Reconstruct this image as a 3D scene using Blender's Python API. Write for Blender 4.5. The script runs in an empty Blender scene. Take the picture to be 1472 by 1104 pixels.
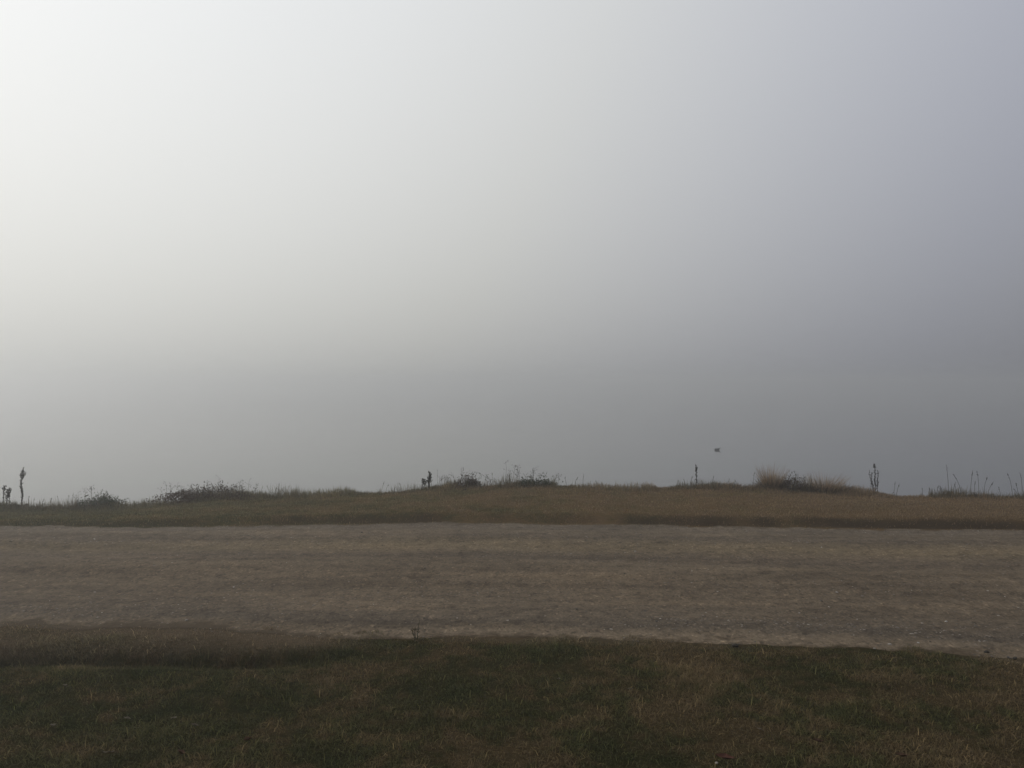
import bpy, math, random
import numpy as np

R = math.radians
rng = np.random.default_rng(7)
random.seed(7)
scene = bpy.context.scene
COL = scene.collection

# ------------------------------------------------------------------ camera
F, CX, CY, CAMH = 1178.0, 736.0, 552.0, 1.7
cam_d = bpy.data.cameras.new('camera')
cam_d.sensor_width = 36.0
cam_d.lens = F / 1472.0 * 36.0
cam_d.clip_start, cam_d.clip_end = 0.05, 3000.0
cam = bpy.data.objects.new('camera', cam_d)
COL.objects.link(cam)
cam.location = (0, 0, CAMH)
cam.rotation_euler = (R(90), 0, 0)
scene.camera = cam

# ------------------------------------------------------------------ helpers
def smooth(a, b, x):
    t = np.clip((x - a) / (b - a), 0, 1)
    return t * t * (3 - 2 * t)

def vnoise(x, y, seed=0):
    x = np.asarray(x, float); y = np.asarray(y, float)
    xi = np.floor(x).astype(np.int64); yi = np.floor(y).astype(np.int64)
    fx = x - xi; fy = y - yi
    fx = fx * fx * (3 - 2 * fx); fy = fy * fy * (3 - 2 * fy)
    def hsh(i, j):
        n = (i * 374761393 + j * 668265263 + seed * 144665) & 0x7fffffff
        n = ((n ^ (n >> 13)) * 1274126177) & 0x7fffffff
        return ((n ^ (n >> 16)) & 0xffff) / 65535.0
    a, b = hsh(xi, yi), hsh(xi + 1, yi)
    c, d = hsh(xi, yi + 1), hsh(xi + 1, yi + 1)
    return (a * (1 - fx) + b * fx) * (1 - fy) + (c * (1 - fx) + d * fx) * fy

def fbm(x, y, seed=0, octs=4):
    s, amp, tot = 0, 1.0, 0
    x = np.asarray(x, float); y = np.asarray(y, float)
    for k in range(octs):
        s = s + amp * vnoise(x * 2 ** k, y * 2 ** k, seed + 17 * k)
        tot += amp; amp *= 0.5
    return s / tot

def pdist(py):
    return CAMH * F / (np.asarray(py, float) - CY)

# road edges and bank crest, given as photo heights along the photo's width
def edge(pxs, pys):
    d = pdist(pys)
    return (np.array(pxs, float) - CX) / F * d, d
NX, NY = edge([0, 200, 330, 450, 560, 660, 736, 860, 980, 1150, 1300, 1472],
              [903, 908, 911, 916, 921, 915, 918, 922, 926, 931, 939, 949])
FX, FY = edge([0, 200, 330, 480, 736, 860, 980, 1200, 1472],
              [757, 757, 756, 754, 753, 754, 756, 759, 762])
CRX = [-300, 0, 60, 110, 185, 205, 260, 330, 400, 440, 500, 560, 620, 700, 760, 820, 860, 905, 950, 1000, 1080, 1180,
       1240, 1290, 1340, 1400, 1472, 1800]
CRY = [729, 727, 728, 728, 729, 727, 720, 714, 712, 711, 708, 706, 700, 698, 697, 697, 699, 701, 700, 698, 700, 705,
       707, 711, 711, 712, 712, 714]
YC = 13.0
KX = (np.array(CRX, float) - CX) / F * YC
KZ = CAMH - (np.array(CRY, float) + 2 - CY) / F * YC

def y_near(x):
    return np.interp(x, NX, NY) + 0.10 * (fbm(np.asarray(x) * 2.2, 0.3, 3) - 0.5) * 1.2
def y_far(x):
    return np.interp(x, FX, FY) + 0.20 * (fbm(np.asarray(x) * 0.9, 0.7, 5) - 0.5)
def y_crest(x):
    return YC + 0.5 * (fbm(np.asarray(x) * 0.45, 2.5, 8) - 0.5)

def height(x, y):
    x = np.asarray(x, float); y = np.asarray(y, float)
    yn, yf, yc = y_near(x), y_far(x), y_crest(x)
    zc = np.interp(x, KX, KZ)
    # lawn
    lawn = 0.035 * (fbm(x * 0.8, y * 0.8, 11) - 0.5) + 0.02 * (fbm(x * 4, y * 4, 12) - 0.5)
    lawn = lawn * smooth(0, .35, yn - y)
    left = smooth(-.95, -2.0, x)
    yd = 5.13 + 0.10 * (fbm(x * 0.9, 1.1, 13) - 0.5)
    lawn = lawn - left * 0.14 * np.exp(-((y - yd) / 0.15) ** 2)
    # road: shallow wheel tracks
    v = np.clip((y - yn) / (yf - yn), 0, 1)
    road = 0.014 * np.sin(v * 17 + 0.6 * np.sin(x * 0.5)) * smooth(0, .1, v) * smooth(1, .9, v)
    road = road + (0.012 * (fbm(x * 1.2, y * 4, 21) - 0.5) + .006 * (fbm(x * 9, y * 14, 22) - .5)) * smooth(0, .04, v) * smooth(1, .96, v)
    # bank
    step_h = np.interp(x, [-6.5, -4, -1, 6], [0.02, 0.05, 0.10, 0.095])
    t = np.clip((y - yf) / np.maximum(yc - yf, .5), 0, 1)
    st = smooth(0.02, 0.34, y - yf)
    bank = step_h * st * (1 - t) + zc * smooth(0.0, 1.0, t) + 0.045 * (fbm(x * 1.1, y * 1.6, 31) - 0.5) * st
    bank = bank + 0.02 * (fbm(x * 5, y * 5, 33) - 0.5) * st
    fall = np.maximum(y - yc, 0)
    drop = np.minimum(0.22 * fall + 0.42 * fall ** 2, 0.34 + 1.05 * fall)
    bank = np.maximum(bank - drop, -2.6)
    z = np.where(y < yn, lawn, np.where(y > yf, bank, road))
    return z

def at(px, py):
    d = np.arange(2.2, 16, 0.01)
    x = (px - CX) / F * d
    ray = CAMH - (py - CY) / F * d
    hit = np.nonzero(height(x, d) >= ray)[0]
    i = hit[0] if len(hit) else -1
    return float(x[i]), float(d[i]), float(ray[i])

def tag(o, label=None, cat=None, group=None, kind=None):
    if label: o['label'] = label
    if cat: o['category'] = cat
    if group: o['group'] = group
    if kind: o['kind'] = kind
    return o

def mesh_np(name, verts, faces, mat, parent=None, attrs=None, smooth_sh=True):
    """faces: list of int arrays (n,k)"""
    me = bpy.data.meshes.new(name)
    verts = np.asarray(verts, np.float32)
    me.vertices.add(len(verts))
    me.vertices.foreach_set('co', verts.ravel())
    loops = np.concatenate([f.ravel() for f in faces]).astype(np.int32)
    tot = np.concatenate([np.full(len(f), f.shape[1]) for f in faces]).astype(np.int32)
    start = np.concatenate([[0], np.cumsum(tot)[:-1]]).astype(np.int32)
    me.loops.add(len(loops)); me.loops.foreach_set('vertex_index', loops)
    me.polygons.add(len(tot))
    me.polygons.foreach_set('loop_start', start)
    me.polygons.foreach_set('loop_total', tot)
    me.polygons.foreach_set('use_smooth', np.full(len(tot), smooth_sh))
    me.update(calc_edges=True)
    me.validate()
    for k, a in (attrs or {}).items():
        at_ = me.attributes.new(k, 'FLOAT', 'POINT')
        at_.data.foreach_set('value', np.asarray(a, np.float32))
    me.materials.append(mat)
    o = bpy.data.objects.new(name, me)
    COL.objects.link(o)
    if parent: o.parent = parent
    return o

def empty(name, loc):
    o = bpy.data.objects.new(name, None)
    o.empty_display_size = 0.1
    COL.objects.link(o); o.location = loc
    return o

# ------------------------------------------------------------------ materials
class Mat:
    def __init__(s, name):
        s.m = bpy.data.materials.new(name); s.m.use_nodes = True
        s.nt = s.m.node_tree; s.N = s.nt.nodes; s.L = s.nt.links
        s.p = s.N['Principled BSDF']
        s.p.inputs['Specular IOR Level'].default_value = 0.2
        s.p.inputs['Roughness'].default_value = 0.9
    def node(s, t, **kw):
        n = s.N.new(t)
        for k, v in kw.items(): setattr(n, k, v)
        return n
    def link(s, a, b): s.L.new(a, b)
    def pos(s, scale=(1, 1, 1)):
        g = s.node('ShaderNodeNewGeometry')
        mp = s.node('ShaderNodeMapping'); mp.inputs['Scale'].default_value = scale
        s.link(g.outputs['Position'], mp.inputs['Vector'])
        return mp.outputs['Vector']
    def noise(s, scale, vec=None, detail=4, rough=.55):
        n = s.node('ShaderNodeTexNoise')
        n.inputs['Scale'].default_value = scale; n.inputs['Detail'].default_value = detail
        n.inputs['Roughness'].default_value = rough
        s.link(vec if vec is not None else s.pos(), n.inputs['Vector'])
        return n.outputs['Fac']
    def ramp(s, fac, stops):
        r = s.node('ShaderNodeValToRGB')
        el = r.color_ramp.elements
        while len(el) < len(stops): el.new(0.5)
        for e, (p, c) in zip(el, stops):
            e.position = p
            e.color = (*c, 1) if len(c) == 3 else c
        s.link(fac, r.inputs['Fac'])
        return r.outputs['Color']
    def math(s, op, a, b=None, clamp=False):
        n = s.node('ShaderNodeMath', operation=op); n.use_clamp = clamp
        for i, v in enumerate((a, b)):
            if v is None: continue
            if isinstance(v, (int, float)): n.inputs[i].default_value = v
            else: s.link(v, n.inputs[i])
        return n.outputs[0]
    def mix(s, fac, a, b, mode='MIX'):
        n = s.node('ShaderNodeMix', data_type='RGBA', blend_type=mode)
        for i, v in ((0, fac), (6, a), (7, b)):
            if isinstance(v, (int, float)): n.inputs[i].default_value = v
            elif isinstance(v, tuple): n.inputs[i].default_value = (*v, 1)
            else: s.link(v, n.inputs[i])
        return n.outputs[2]
    def attr(s, name):
        n = s.node('ShaderNodeAttribute'); n.attribute_name = name
        return n.outputs['Fac']
    def color(s, c): s.link(c, s.p.inputs['Base Color'])
    def bump(s, h, strength=.5, dist=.02):
        b = s.node('ShaderNodeBump')
        b.inputs['Strength'].default_value = strength; b.inputs['Distance'].default_value = dist
        s.link(h, b.inputs['Height']); s.link(b.outputs['Normal'], s.p.inputs['Normal'])

GAIN = 1.0
def turf_colors(m, bank):
    """patchy short turf: green clumps and dry brown thatch, by place"""
    a = m.noise(1.5, m.pos(), 6, .66)
    b = m.noise(8.0, m.pos((1, 1, .3)), 3, .6)
    sx = m.node('ShaderNodeSeparateXYZ')
    g = m.node('ShaderNodeNewGeometry'); m.link(g.outputs['Position'], sx.inputs[0])
    # greener to the left
    gx = m.math('MULTIPLY', sx.outputs['X'], -0.014 if not bank else -0.026)
    f = m.math('ADD', m.math('MULTIPLY', a, .7), m.math('MULTIPLY', b, .42))
    f = m.math('ADD', f, gx)
    if bank: f = m.math('SUBTRACT', f, .035)
    return f

def lawn_mat(name, bank=False, blades=True):
    m = Mat(name)
    m.p.inputs['Specular IOR Level'].default_value = .04
    f = turf_colors(m, bank)
    if bank:
        c = m.ramp(f, [(.42, (.270, .196, .118)), (.52, (.245, .185, .103)), (.60, (.200, .165, .084)), (.72, (.150, .136, .074))])
    else:
        c = m.ramp(f, [(.44, (.205, .150, .082)), (.52, (.172, .132, .068)), (.575, (.120, .109, .049)), (.69, (.086, .091, .039))])
        c = m.mix(m.attr('dry'), c, (.26, .20, .128))
    if blades:
        r = m.attr('rnd')
        c = m.mix(1.0, c, m.ramp(r, [(0, (.42, .42, .42)), (.5, (.95, .95, .95)), (.85, (1.5, 1.48, 1.4)), (1, (2.05, 2.0, 1.85))]), 'MULTIPLY')
        m.color(c)
        m.p.inputs['Roughness'].default_value = .7
        tr = m.node('ShaderNodeBsdfTranslucent'); m.link(c, tr.inputs['Color'])
        ms = m.node('ShaderNodeMixShader'); ms.inputs[0].default_value = .35
        m.link(m.p.outputs[0], ms.inputs[1]); m.link(tr.outputs[0], ms.inputs[2])
        m.link(ms.outputs[0], m.N['Material Output'].inputs['Surface'])
    else:
        n = m.noise(60, m.pos(), 5, .7)
        c = m.mix(1.0, c, m.ramp(n, [(.3, (.55, .55, .55)), (.7, (1.3, 1.25, 1.15))]), 'MULTIPLY')
        m.color(c)
        m.bump(n, .8, .03)
    return m.m

def terrain_mat():
    m = Mat('turf_and_soil')
    m.p.inputs['Specular IOR Level'].default_value = 0.0
    g = m.node('ShaderNodeNewGeometry'); sx = m.node('ShaderNodeSeparateXYZ')
    m.link(g.outputs['Position'], sx.inputs[0])
    far = m.math('GREATER_THAN', sx.outputs['Y'], 7.5)
    f1 = turf_colors(m, False); f2 = turf_colors(m, True)
    c1 = m.ramp(f1, [(.44, (.066, .048, .026)), (.52, (.053, .040, .021)), (.575, (.035, .031, .015)), (.69, (.022, .024, .011))])
    c1 = m.mix(m.attr('dry'), c1, (.105, .080, .054))
    c2 = m.ramp(f2, [(.42, (.120, .080, .043)), (.52, (.108, .076, .038)), (.60, (.084, .065, .031)), (.72, (.048, .048, .023))])
    c = m.mix(far, c1, c2)
    n = m.noise(45, m.pos((.6, 1, 1)), 5, .7)
    c = m.mix(1.0, c, m.ramp(n, [(.3, (.6, .6, .6)), (.7, (1.25, 1.22, 1.15))]), 'MULTIPLY')
    # soil on the cut step beside the road, with the ledge's shade painted in
    s = m.attr('soil_shade')
    c = m.mix(s, c, m.mix(m.noise(8, m.pos((.3, 1, 1)), 4), (.024, .018, .012), (.055, .040, .025)))
    # mud under the water line
    c = m.mix(m.math('LESS_THAN', sx.outputs['Z'], -1.2), c, (.05, .045, .035))
    m.color(c); m.bump(n, .7, .03)
    return m.m

def road_mat():
    m = Mat('packed_gravel')
    m.p.inputs['Specular IOR Level'].default_value = .08
    v = m.attr('v')
    wob = m.math('MULTIPLY', m.math('SUBTRACT', m.noise(.5, m.pos((.5, 2.2, 1)), 4, .6), .5), .065)
    vv = m.math('ADD', v, wob)
    K = .665
    c = m.ramp(vv, [(q, (K * x_, K * .95 * y_, K * .87 * z_)) for q, (x_, y_, z_) in
                    [(0.0, (.245, .200, .150)), (.045, (.235, .192, .144)), (.075, (.150, .126, .100)), (.13, (.165, .136, .105)),
                     (.22, (.185, .150, .112)), (.38, (.185, .149, .110)), (.50, (.194, .157, .115)), (.585, (.158, .128, .098)), (.63, (.180, .146, .108)),
                     (.70, (.225, .183, .125)), (.76, (.205, .168, .120)), (.80, (.165, .136, .105)),
                     (.88, (.205, .170, .128)), (.94, (.178, .150, .120)), (1.0, (.200, .170, .134))]])
    st = m.noise(1.7, m.pos((.20, 2.0, 1)), 4, .55)       # streaks along the road
    c = m.mix(1.0, c, m.ramp(st, [(.34, (.83, .82, .81)), (.46, (.96, .96, .96)), (.54, (1.03, 1.03, 1.03)), (.66, (1.17, 1.15, 1.12))]), 'MULTIPLY')
    bl = m.noise(.9, m.pos((.6, 1.2, 1)), 5, .65)          # blotches: damp grey and tan
    c = m.mix(1.0, c, m.ramp(bl, [(.36, (.85, .845, .845)), (.5, (1, 1, 1)), (.64, (1.10, 1.09, 1.07))]), 'MULTIPLY')
    gr = m.noise(60, m.pos((1, .55, 1)), 5, .7)
    c = m.mix(1.0, c, m.ramp(gr, [(.36, (.74, .73, .72)), (.47, (.96, .96, .96)), (.53, (1.03, 1.03, 1.03)), (.66, (1.28, 1.27, 1.25))]), 'MULTIPLY')
    for sc_, lo, hi in ((38, .66, 1.38), (70, .60, 1.7)):                 # single grains, some dark, some pale
        vo = m.node('ShaderNodeTexVoronoi'); vo.inputs['Scale'].default_value = sc_
        m.link(m.pos((1, .62, 1)), vo.inputs['Vector'])
        sp_ = m.node('ShaderNodeSeparateColor'); m.link(vo.outputs['Color'], sp_.inputs[0])
        c = m.mix(1.0, c, m.ramp(sp_.outputs[0], [(0, (lo, lo, lo)), (.08, (.85, .85, .85)), (.18, (.985, .985, .985)), (.86, (1.01, 1.01, 1.01)), (.95, (1.10, 1.095, 1.09)), (1, (hi, hi * .98, hi * .95))]), 'MULTIPLY')
    g2 = m.noise(9, m.pos((.8, .8, 1)), 5, .7)
    c = m.mix(1.0, c, m.ramp(g2, [(.34, (.72, .71, .71)), (.5, (1, 1, 1)), (.66, (1.2, 1.19, 1.18))]), 'MULTIPLY')
    # turf and soil creep into both margins in ragged tongues
    en = m.math('ADD', m.math('MULTIPLY', m.noise(5, m.pos((.9, 1.4, 1)), 6, .72), .18), -.09)
    ed = m.math('ADD', m.math('ABSOLUTE', m.math('SUBTRACT', v, .5)), en)
    gp = m.node('ShaderNodeNewGeometry'); sp = m.node('ShaderNodeSeparateXYZ'); m.link(gp.outputs['Position'], sp.inputs[0])
    lf = m.node('ShaderNodeMapRange'); lf.inputs[1].default_value = -.7; lf.inputs[2].default_value = -2.2; lf.inputs[3].default_value = 0; lf.inputs[4].default_value = .030
    m.link(sp.outputs['X'], lf.inputs[0])
    ed = m.math('ADD', ed, m.math('MULTIPLY', lf.outputs[0], m.math('LESS_THAN', v, .5)))
    er = m.node('ShaderNodeMapRange'); er.inputs[1].default_value = .474; er.inputs[2].default_value = .500
    m.link(ed, er.inputs[0])
    c = m.mix(er.outputs[0], c, m.mix(m.noise(30, m.pos((1, .5, 1)), 4), (.045, .033, .020), (.10, .073, .045)))
    m.color(c)
    h = m.math('ADD', m.math('MULTIPLY', gr, .5), m.math('MULTIPLY', m.noise(16, m.pos((.6, 1, 1)), 4), .7))
    m.bump(h, .8, .022)
    m.p.inputs['Roughness'].default_value = .95
    return m.m

def plain(name, stops, scale=20, rough=.8, vec=(1, 1, 1), attr=None, thin=0):
    m = Mat(name)
    fac = m.attr(attr) if attr else m.noise(scale, m.pos(vec), 4, .65)
    c = m.ramp(fac, stops)
    m.color(c)
    m.p.inputs['Roughness'].default_value = rough
    if thin:
        tr = m.node('ShaderNodeBsdfTranslucent'); m.link(c, tr.inputs['Color'])
        ms = m.node('ShaderNodeMixShader'); ms.inputs[0].default_value = thin
        m.link(m.p.outputs[0], ms.inputs[1]); m.link(tr.outputs[0], ms.inputs[2])
        m.link(ms.outputs[0], m.N['Material Output'].inputs['Surface'])
    return m.m

M = {}
M['terrain'] = terrain_mat()
M['road'] = road_mat()
M['lawn'] = lawn_mat('lawn_blades')
M['bank'] = lawn_mat('bank_blades', True)
M['tall'] = plain('tall_grass', [(0, (.060, .056, .032)), (.5, (.105, .088, .050)), (1, (.20, .15, .09))], attr='rnd', thin=.4)
M['stone'] = plain('gravel_stone', [(0, (.060, .054, .050)), (.35, (.115, .100, .083)), (.75, (.19, .163, .130)), (1, (.40, .36, .30))], attr='rnd')
M['pale'] = plain('pale_stone', [(.3, (.20, .18, .155)), (.7, (.32, .29, .25))], 60)
M['white'] = plain('white_stone', [(.3, (.34, .32, .29)), (.7, (.48, .46, .42))], 60)
M['darkstone'] = plain('dark_stone', [(.3, (.050, .044, .038)), (.7, (.085, .074, .062))], 60)
M['clod'] = plain('earth_clod', [(.3, (.028, .024, .018)), (.7, (.055, .046, .034))], 50)
M['stalk'] = plain('dead_stalk', [(.3, (.024, .019, .014)), (.7, (.048, .037, .026))], 30)
M['seed'] = plain('dry_seeds', [(.3, (.020, .016, .012)), (.7, (.042, .032, .022))], 60)
M['greenleaf'] = plain('weed_leaf', [(.3, (.030, .036, .018)), (.7, (.060, .066, .034))], 30, thin=.4)
M['dullleaf'] = plain('dull_leaf', [(.3, (.034, .032, .018)), (.7, (.070, .060, .034))], 30, thin=.4)
M['redleaf'] = plain('russet_leaf', [(.3, (.040, .024, .018)), (.7, (.080, .048, .034))], 30, thin=.4)
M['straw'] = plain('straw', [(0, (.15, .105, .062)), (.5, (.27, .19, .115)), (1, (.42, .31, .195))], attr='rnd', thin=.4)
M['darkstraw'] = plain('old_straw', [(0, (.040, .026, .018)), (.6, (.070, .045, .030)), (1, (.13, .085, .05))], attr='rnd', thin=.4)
M['finestalk'] = plain('grass_stalk', [(.3, (.050, .040, .028)), (.7, (.085, .066, .045))], 30)
M['palelef'] = plain('pale_dead_leaf', [(.3, (.12, .10, .07)), (.7, (.20, .17, .125))], 40, thin=.4)
M['brownleaf'] = plain('brown_dead_leaf', [(.3, (.09, .052, .032)), (.7, (.17, .10, .06))], 40, thin=.4)
M['ruddyleaf'] = plain('ruddy_dead_leaf', [(.3, (.085, .035, .025)), (.7, (.14, .06, .04))], 40, thin=.4)
M['feather'] = plain('dark_plumage', [(.3, (.014, .014, .015)), (.7, (.030, .029, .030))], 40, .6)
M['bill'] = plain('bill', [(.3, (.05, .05, .045)), (.7, (.09, .085, .08))], 60, .5)

# ------------------------------------------------------------------ ground sheet
def dryness(x, y):
    l = smooth(-.7, -1.5, x) * smooth(5.20, 5.36, y - .16 * (fbm(x * 1.6, y * 2, 13) - .5))
    e = smooth(.16, .02, y_near(x) - y) * smooth(.35, .6, fbm(x * 1.3, .2, 66)) * .55
    return np.clip(l * (.55 + .7 * (fbm(x * 3, y * 6, 67) - .3)) + e, 0, 1) * (y < 7)
def axis(lo, hi, flo, fhi, fine, grow=1.22):
    a = list(np.arange(flo, fhi + 1e-6, fine))
    s, v = fine, a[-1]
    while v < hi:
        s *= grow; v = min(v + s, hi); a.append(v)
    s, v, b = fine, a[0], []
    while v > lo:
        s *= grow; v = max(v - s, lo); b.append(v)
    return np.array(b[::-1] + a)

def grid_faces(nx, ny):
    i, j = np.meshgrid(np.arange(nx - 1), np.arange(ny - 1))
    a = (j * nx + i).ravel()
    return np.stack([a, a + 1, a + 1 + nx, a + nx], 1)

gx = axis(-420, 420, -9.5, 9.5, .06)
gy = axis(-60, 430, 2.4, 16.5, .05)
X, Y = np.meshgrid(gx, gy)
Z = height(X, Y)
yn, yf = y_near(X), y_far(X)
ins = np.minimum(Y - yn, yf - Y) - .05
Z = Z - 0.06 * smooth(0.0, 0.25, ins)             # the bed the gravel lies in
DRY = dryness(X, Y)
soil_shade = smooth(-0.02, .06, Y - yf) * smooth(.38, .16, Y - yf + .18 * (fbm(X * 2.5, Y * 2.5, 42) - .5)) * smooth(.30, .56, fbm(X * .9, Y * 0 + .3, 43)) * .9
soil_shade = soil_shade * np.interp(X, [-6, -2, 0], [.45, .8, 1])  # bare earth strip that also paints the shade along the bank ledge
ground = mesh_np('ground', np.stack([X, Y, Z], -1).reshape(-1, 3), [grid_faces(len(gx), len(gy))], M['terrain'],
                 attrs={'soil_shade': soil_shade.ravel(), 'dry': DRY.ravel()})
tag(ground, kind='structure')

# road sheet
rx = axis(-415, 415, -10, 10, .06)
vs = np.concatenate([np.linspace(0, .03, 9), np.linspace(.03, .97, 106)[1:-1], np.linspace(.97, 1, 9)])
XR, V = np.meshgrid(rx, vs)
wig_n = 0.10 * (fbm(XR * 4, 0.2, 51) - .5) + 0.06 * (fbm(XR * 22, 0.9, 52) - .5)
wig_f = 0.34 * (fbm(XR * 2.2, 0.4, 53) - .5) + 0.12 * (fbm(XR * 18, 0.8, 54) - .5)
ynr = y_near(XR) + wig_n
yfr = y_far(XR) + wig_f + .02
YR = ynr + (yfr - ynr) * V
ZR = height(XR, YR) + .006 - .022 * smooth(.011, 0, V) - .022 * smooth(.989, 1, V)
road = mesh_np('gravel_road', np.stack([XR, YR, ZR], -1).reshape(-1, 3), [grid_faces(len(rx), len(vs))], M['road'],
               attrs={'v': V.ravel()})
tag(road, kind='structure')

# water
WZ = -1.9
mw = Mat('calm_water')
mw.p.inputs['Base Color'].default_value = (.022, .026, .026, 1)
mw.p.inputs['Roughness'].default_value = .015
mw.p.inputs['IOR'].default_value = 1.333
mw.p.inputs['Specular IOR Level'].default_value = .5
mw.bump(mw.noise(1.6, mw.pos((.6, 1, 1)), 3), .025, .02)
me = bpy.data.meshes.new('lake_water')
me.from_pydata([(-415, 13.6, WZ), (415, 13.6, WZ), (415, 425, WZ), (-415, 425, WZ)], [], [(0, 1, 2, 3)])
me.materials.append(mw.m)
wo = bpy.data.objects.new('lake_water', me); COL.objects.link(wo); tag(wo, kind='structure')

# ------------------------------------------------------------------ grass as stuff
def blades(name, pts, L, W, lean, mat, rnd, z=None, droop=.5, extra=None):
    n = len(pts)
    x, y = pts[:, 0], pts[:, 1]
    z = height(x, y) if z is None else z
    th = rng.uniform(0, 2 * np.pi, n)
    dx, dy = np.cos(th), np.sin(th)
    fa = rng.uniform(0, np.pi, n)
    wx, wy = np.cos(fa) * W / 2, np.sin(fa) * W / 2
    base = np.stack([x, y, z - .004], 1)
    w = np.stack([wx, wy, 0 * wx], 1)
    up = np.sqrt(np.maximum(1 - lean ** 2, .02))
    mid = base + np.stack([dx * lean * L * .42, dy * lean * L * .42, up * L * .58], 1)
    tip = base + np.stack([dx * lean * L, dy * lean * L, up * L * (1 - droop * lean)], 1)
    V = np.stack([base - w, base + w, mid + w * .75, mid - w * .75, tip], 1).reshape(-1, 3)
    i = np.arange(n)[:, None] * 5
    f4 = i + np.array([[0, 1, 2, 3]]); f3 = i + np.array([[3, 2, 4]])
    return mesh_np(name, V, [f4, f3], mat, attrs={'rnd': np.repeat(rnd, 5), **{k: np.repeat(a, 5) for k, a in (extra or {}).items()}})

def scatter(n, x0, x1, y0, y1):
    return np.stack([rng.uniform(x0, x1, n), rng.uniform(y0, y1, n)], 1)

# lawn in front
p = scatter(560000, -5.6, 5.6, 2.9, 6.0)
yn = y_near(p[:, 0])
den = smooth(.30, .60, fbm(p[:, 0] * 2.6, p[:, 1] * 2.6, 61)) * .58 + .42
dry = dryness(p[:, 0], p[:, 1])
den = den * (1 - .2 * np.clip(dry * 1.4, 0, 1))
edge_n = fbm(p[:, 0] * 5, p[:, 1] * 5, 62)
edge_f = smooth(-.08, .05, yn - p[:, 1] + .42 * (edge_n - .55) + .11 * smooth(-.6, -1.5, p[:, 0]))
keep = (rng.uniform(0, 1, len(p)) < den * edge_f)
p = p[keep]; dry = dry[keep]
n = len(p)
clump = fbm(p[:, 0] * 3.5, p[:, 1] * 3.5, 63)
tuft = smooth(.58, .75, fbm(p[:, 0] * 6, p[:, 1] * 6, 64))
L = (.014 + .042 * clump ** 1.5 + .018 * rng.uniform(0, 1, n) ** 3 + .032 * tuft * rng.uniform(.3, 1, n))
longb = rng.uniform(0, 1, n) > .975
L = L + longb * rng.uniform(.012, .042, n)
yd_l = np.exp(-((p[:, 1] - 5.17 - .12 * (fbm(p[:, 0] * 2, .4, 68) - .5)) / .12) ** 2) * smooth(-.8, -1.5, p[:, 0])
L = L * (1 + 1.1 * yd_l) * (1 - .35 * dry)
lean = np.clip(1 - .62 * rng.uniform(0, 1, n) ** 1.4, 0, .97) - .25 * yd_l
rnd = np.clip(rng.beta(2, 2.4, n) * .80 + .5 * (clump - .5) + longb * .45 + (rng.uniform(0, 1, n) > .985) * .35 - .30 * yd_l, 0, 1)
g1 = blades('lawn_grass', p, L, rng.uniform(.0022, .0052, n), lean, M['lawn'], rnd, extra={'dry': dry})
tag(g1, 'short patchy green and brown lawn grass in front of the road', 'grass', kind='stuff')

# bank turf
p = scatter(330000, -10.5, 10.5, 9.3, 13.9)
yf, yc = y_far(p[:, 0]), y_crest(p[:, 0])
den = smooth(.28, .6, fbm(p[:, 0] * 1.6, p[:, 1] * 2.4, 71)) * .6 + .4
e = smooth(-.12, .34, p[:, 1] - yf + .45 * (fbm(p[:, 0] * 2.5, p[:, 1] * 2.5, 72) - .5)) * .88 + .12
e = e * (1 - .78 * smooth(.32, .58, fbm(p[:, 0] * .9, .3, 43)) * smooth(.30, .18, p[:, 1] - yf) * smooth(-6.5, -3.5, p[:, 0]) * smooth(-.06, .02, p[:, 1] - yf))
keep = (rng.uniform(0, 1, len(p)) < den * e) & (p[:, 1] > yf - .16) & (p[:, 1] < yc + .8)
p = p[keep]; n = len(p)
near_c = smooth(.7, .0, np.abs(y_crest(p[:, 0]) - p[:, 1]))
rag = smooth(.40, .72, fbm(p[:, 0] * 1.5, 4.0, 73))
L = .020 + .03 * rng.uniform(0, 1, n) ** 2 + near_c * (.02 + .16 * rag) * rng.uniform(.2, 1, n)
lean = rng.uniform(.2, .95, n) * (1 - .35 * near_c)
rnd = np.clip(rng.beta(2, 2.4, n) * .85 + .3 * (fbm(p[:, 0] * 1.3, p[:, 1] * 2.2, 74) - .5), 0, .93)
g2 = blades('bank_grass', p, L, rng.uniform(.004, .008, n), lean, M['bank'], rnd)
tag(g2, 'short dry olive brown grass covering the bank beyond the road', 'grass', kind='stuff')

# thin wispy grass standing along the crest
pxs, hs = [], []
def wisps(a, b, n, h, w=1.0):
    global pxs, hs
    n = int(n * 2.6); pxs += list(rng.uniform(a, b, n)); hs += list(h * rng.uniform(.3, 1, n) ** 1.3 * w)
wisps(-40, 110, 520, .17); wisps(100, 190, 180, .14); wisps(205, 300, 260, .16); wisps(300, 430, 420, .22)
wisps(430, 560, 220, .07); wisps(545, 640, 220, .16); wisps(640, 720, 240, .18); wisps(715, 800, 320, .22); wisps(800, 850, 70, .09)
wisps(850, 960, 90, .05); wisps(960, 1095, 420, .13); wisps(1090, 1240, 420, .26); wisps(1235, 1290, 120, .12)
wisps(1290, 1340, 60, .08); wisps(1335, 1520, 620, .18); wisps(1335, 1520, 420, .12); wisps(-40, 100, 300, .12); wisps(960, 1095, 300, .13); wisps(-200, -40, 300, .2); wisps(1520, 1700, 300, .2)
pxs, hs = np.array(pxs), np.array(hs)
yy = YC + rng.uniform(-.35, .5, len(pxs))
p = np.stack([(pxs - CX) / F * yy, yy], 1)
cl = smooth(.3, .62, fbm(p[:, 0] * 3, p[:, 1] * .5, 75))
hs = hs * (.5 + 1.0 * cl)
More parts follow.
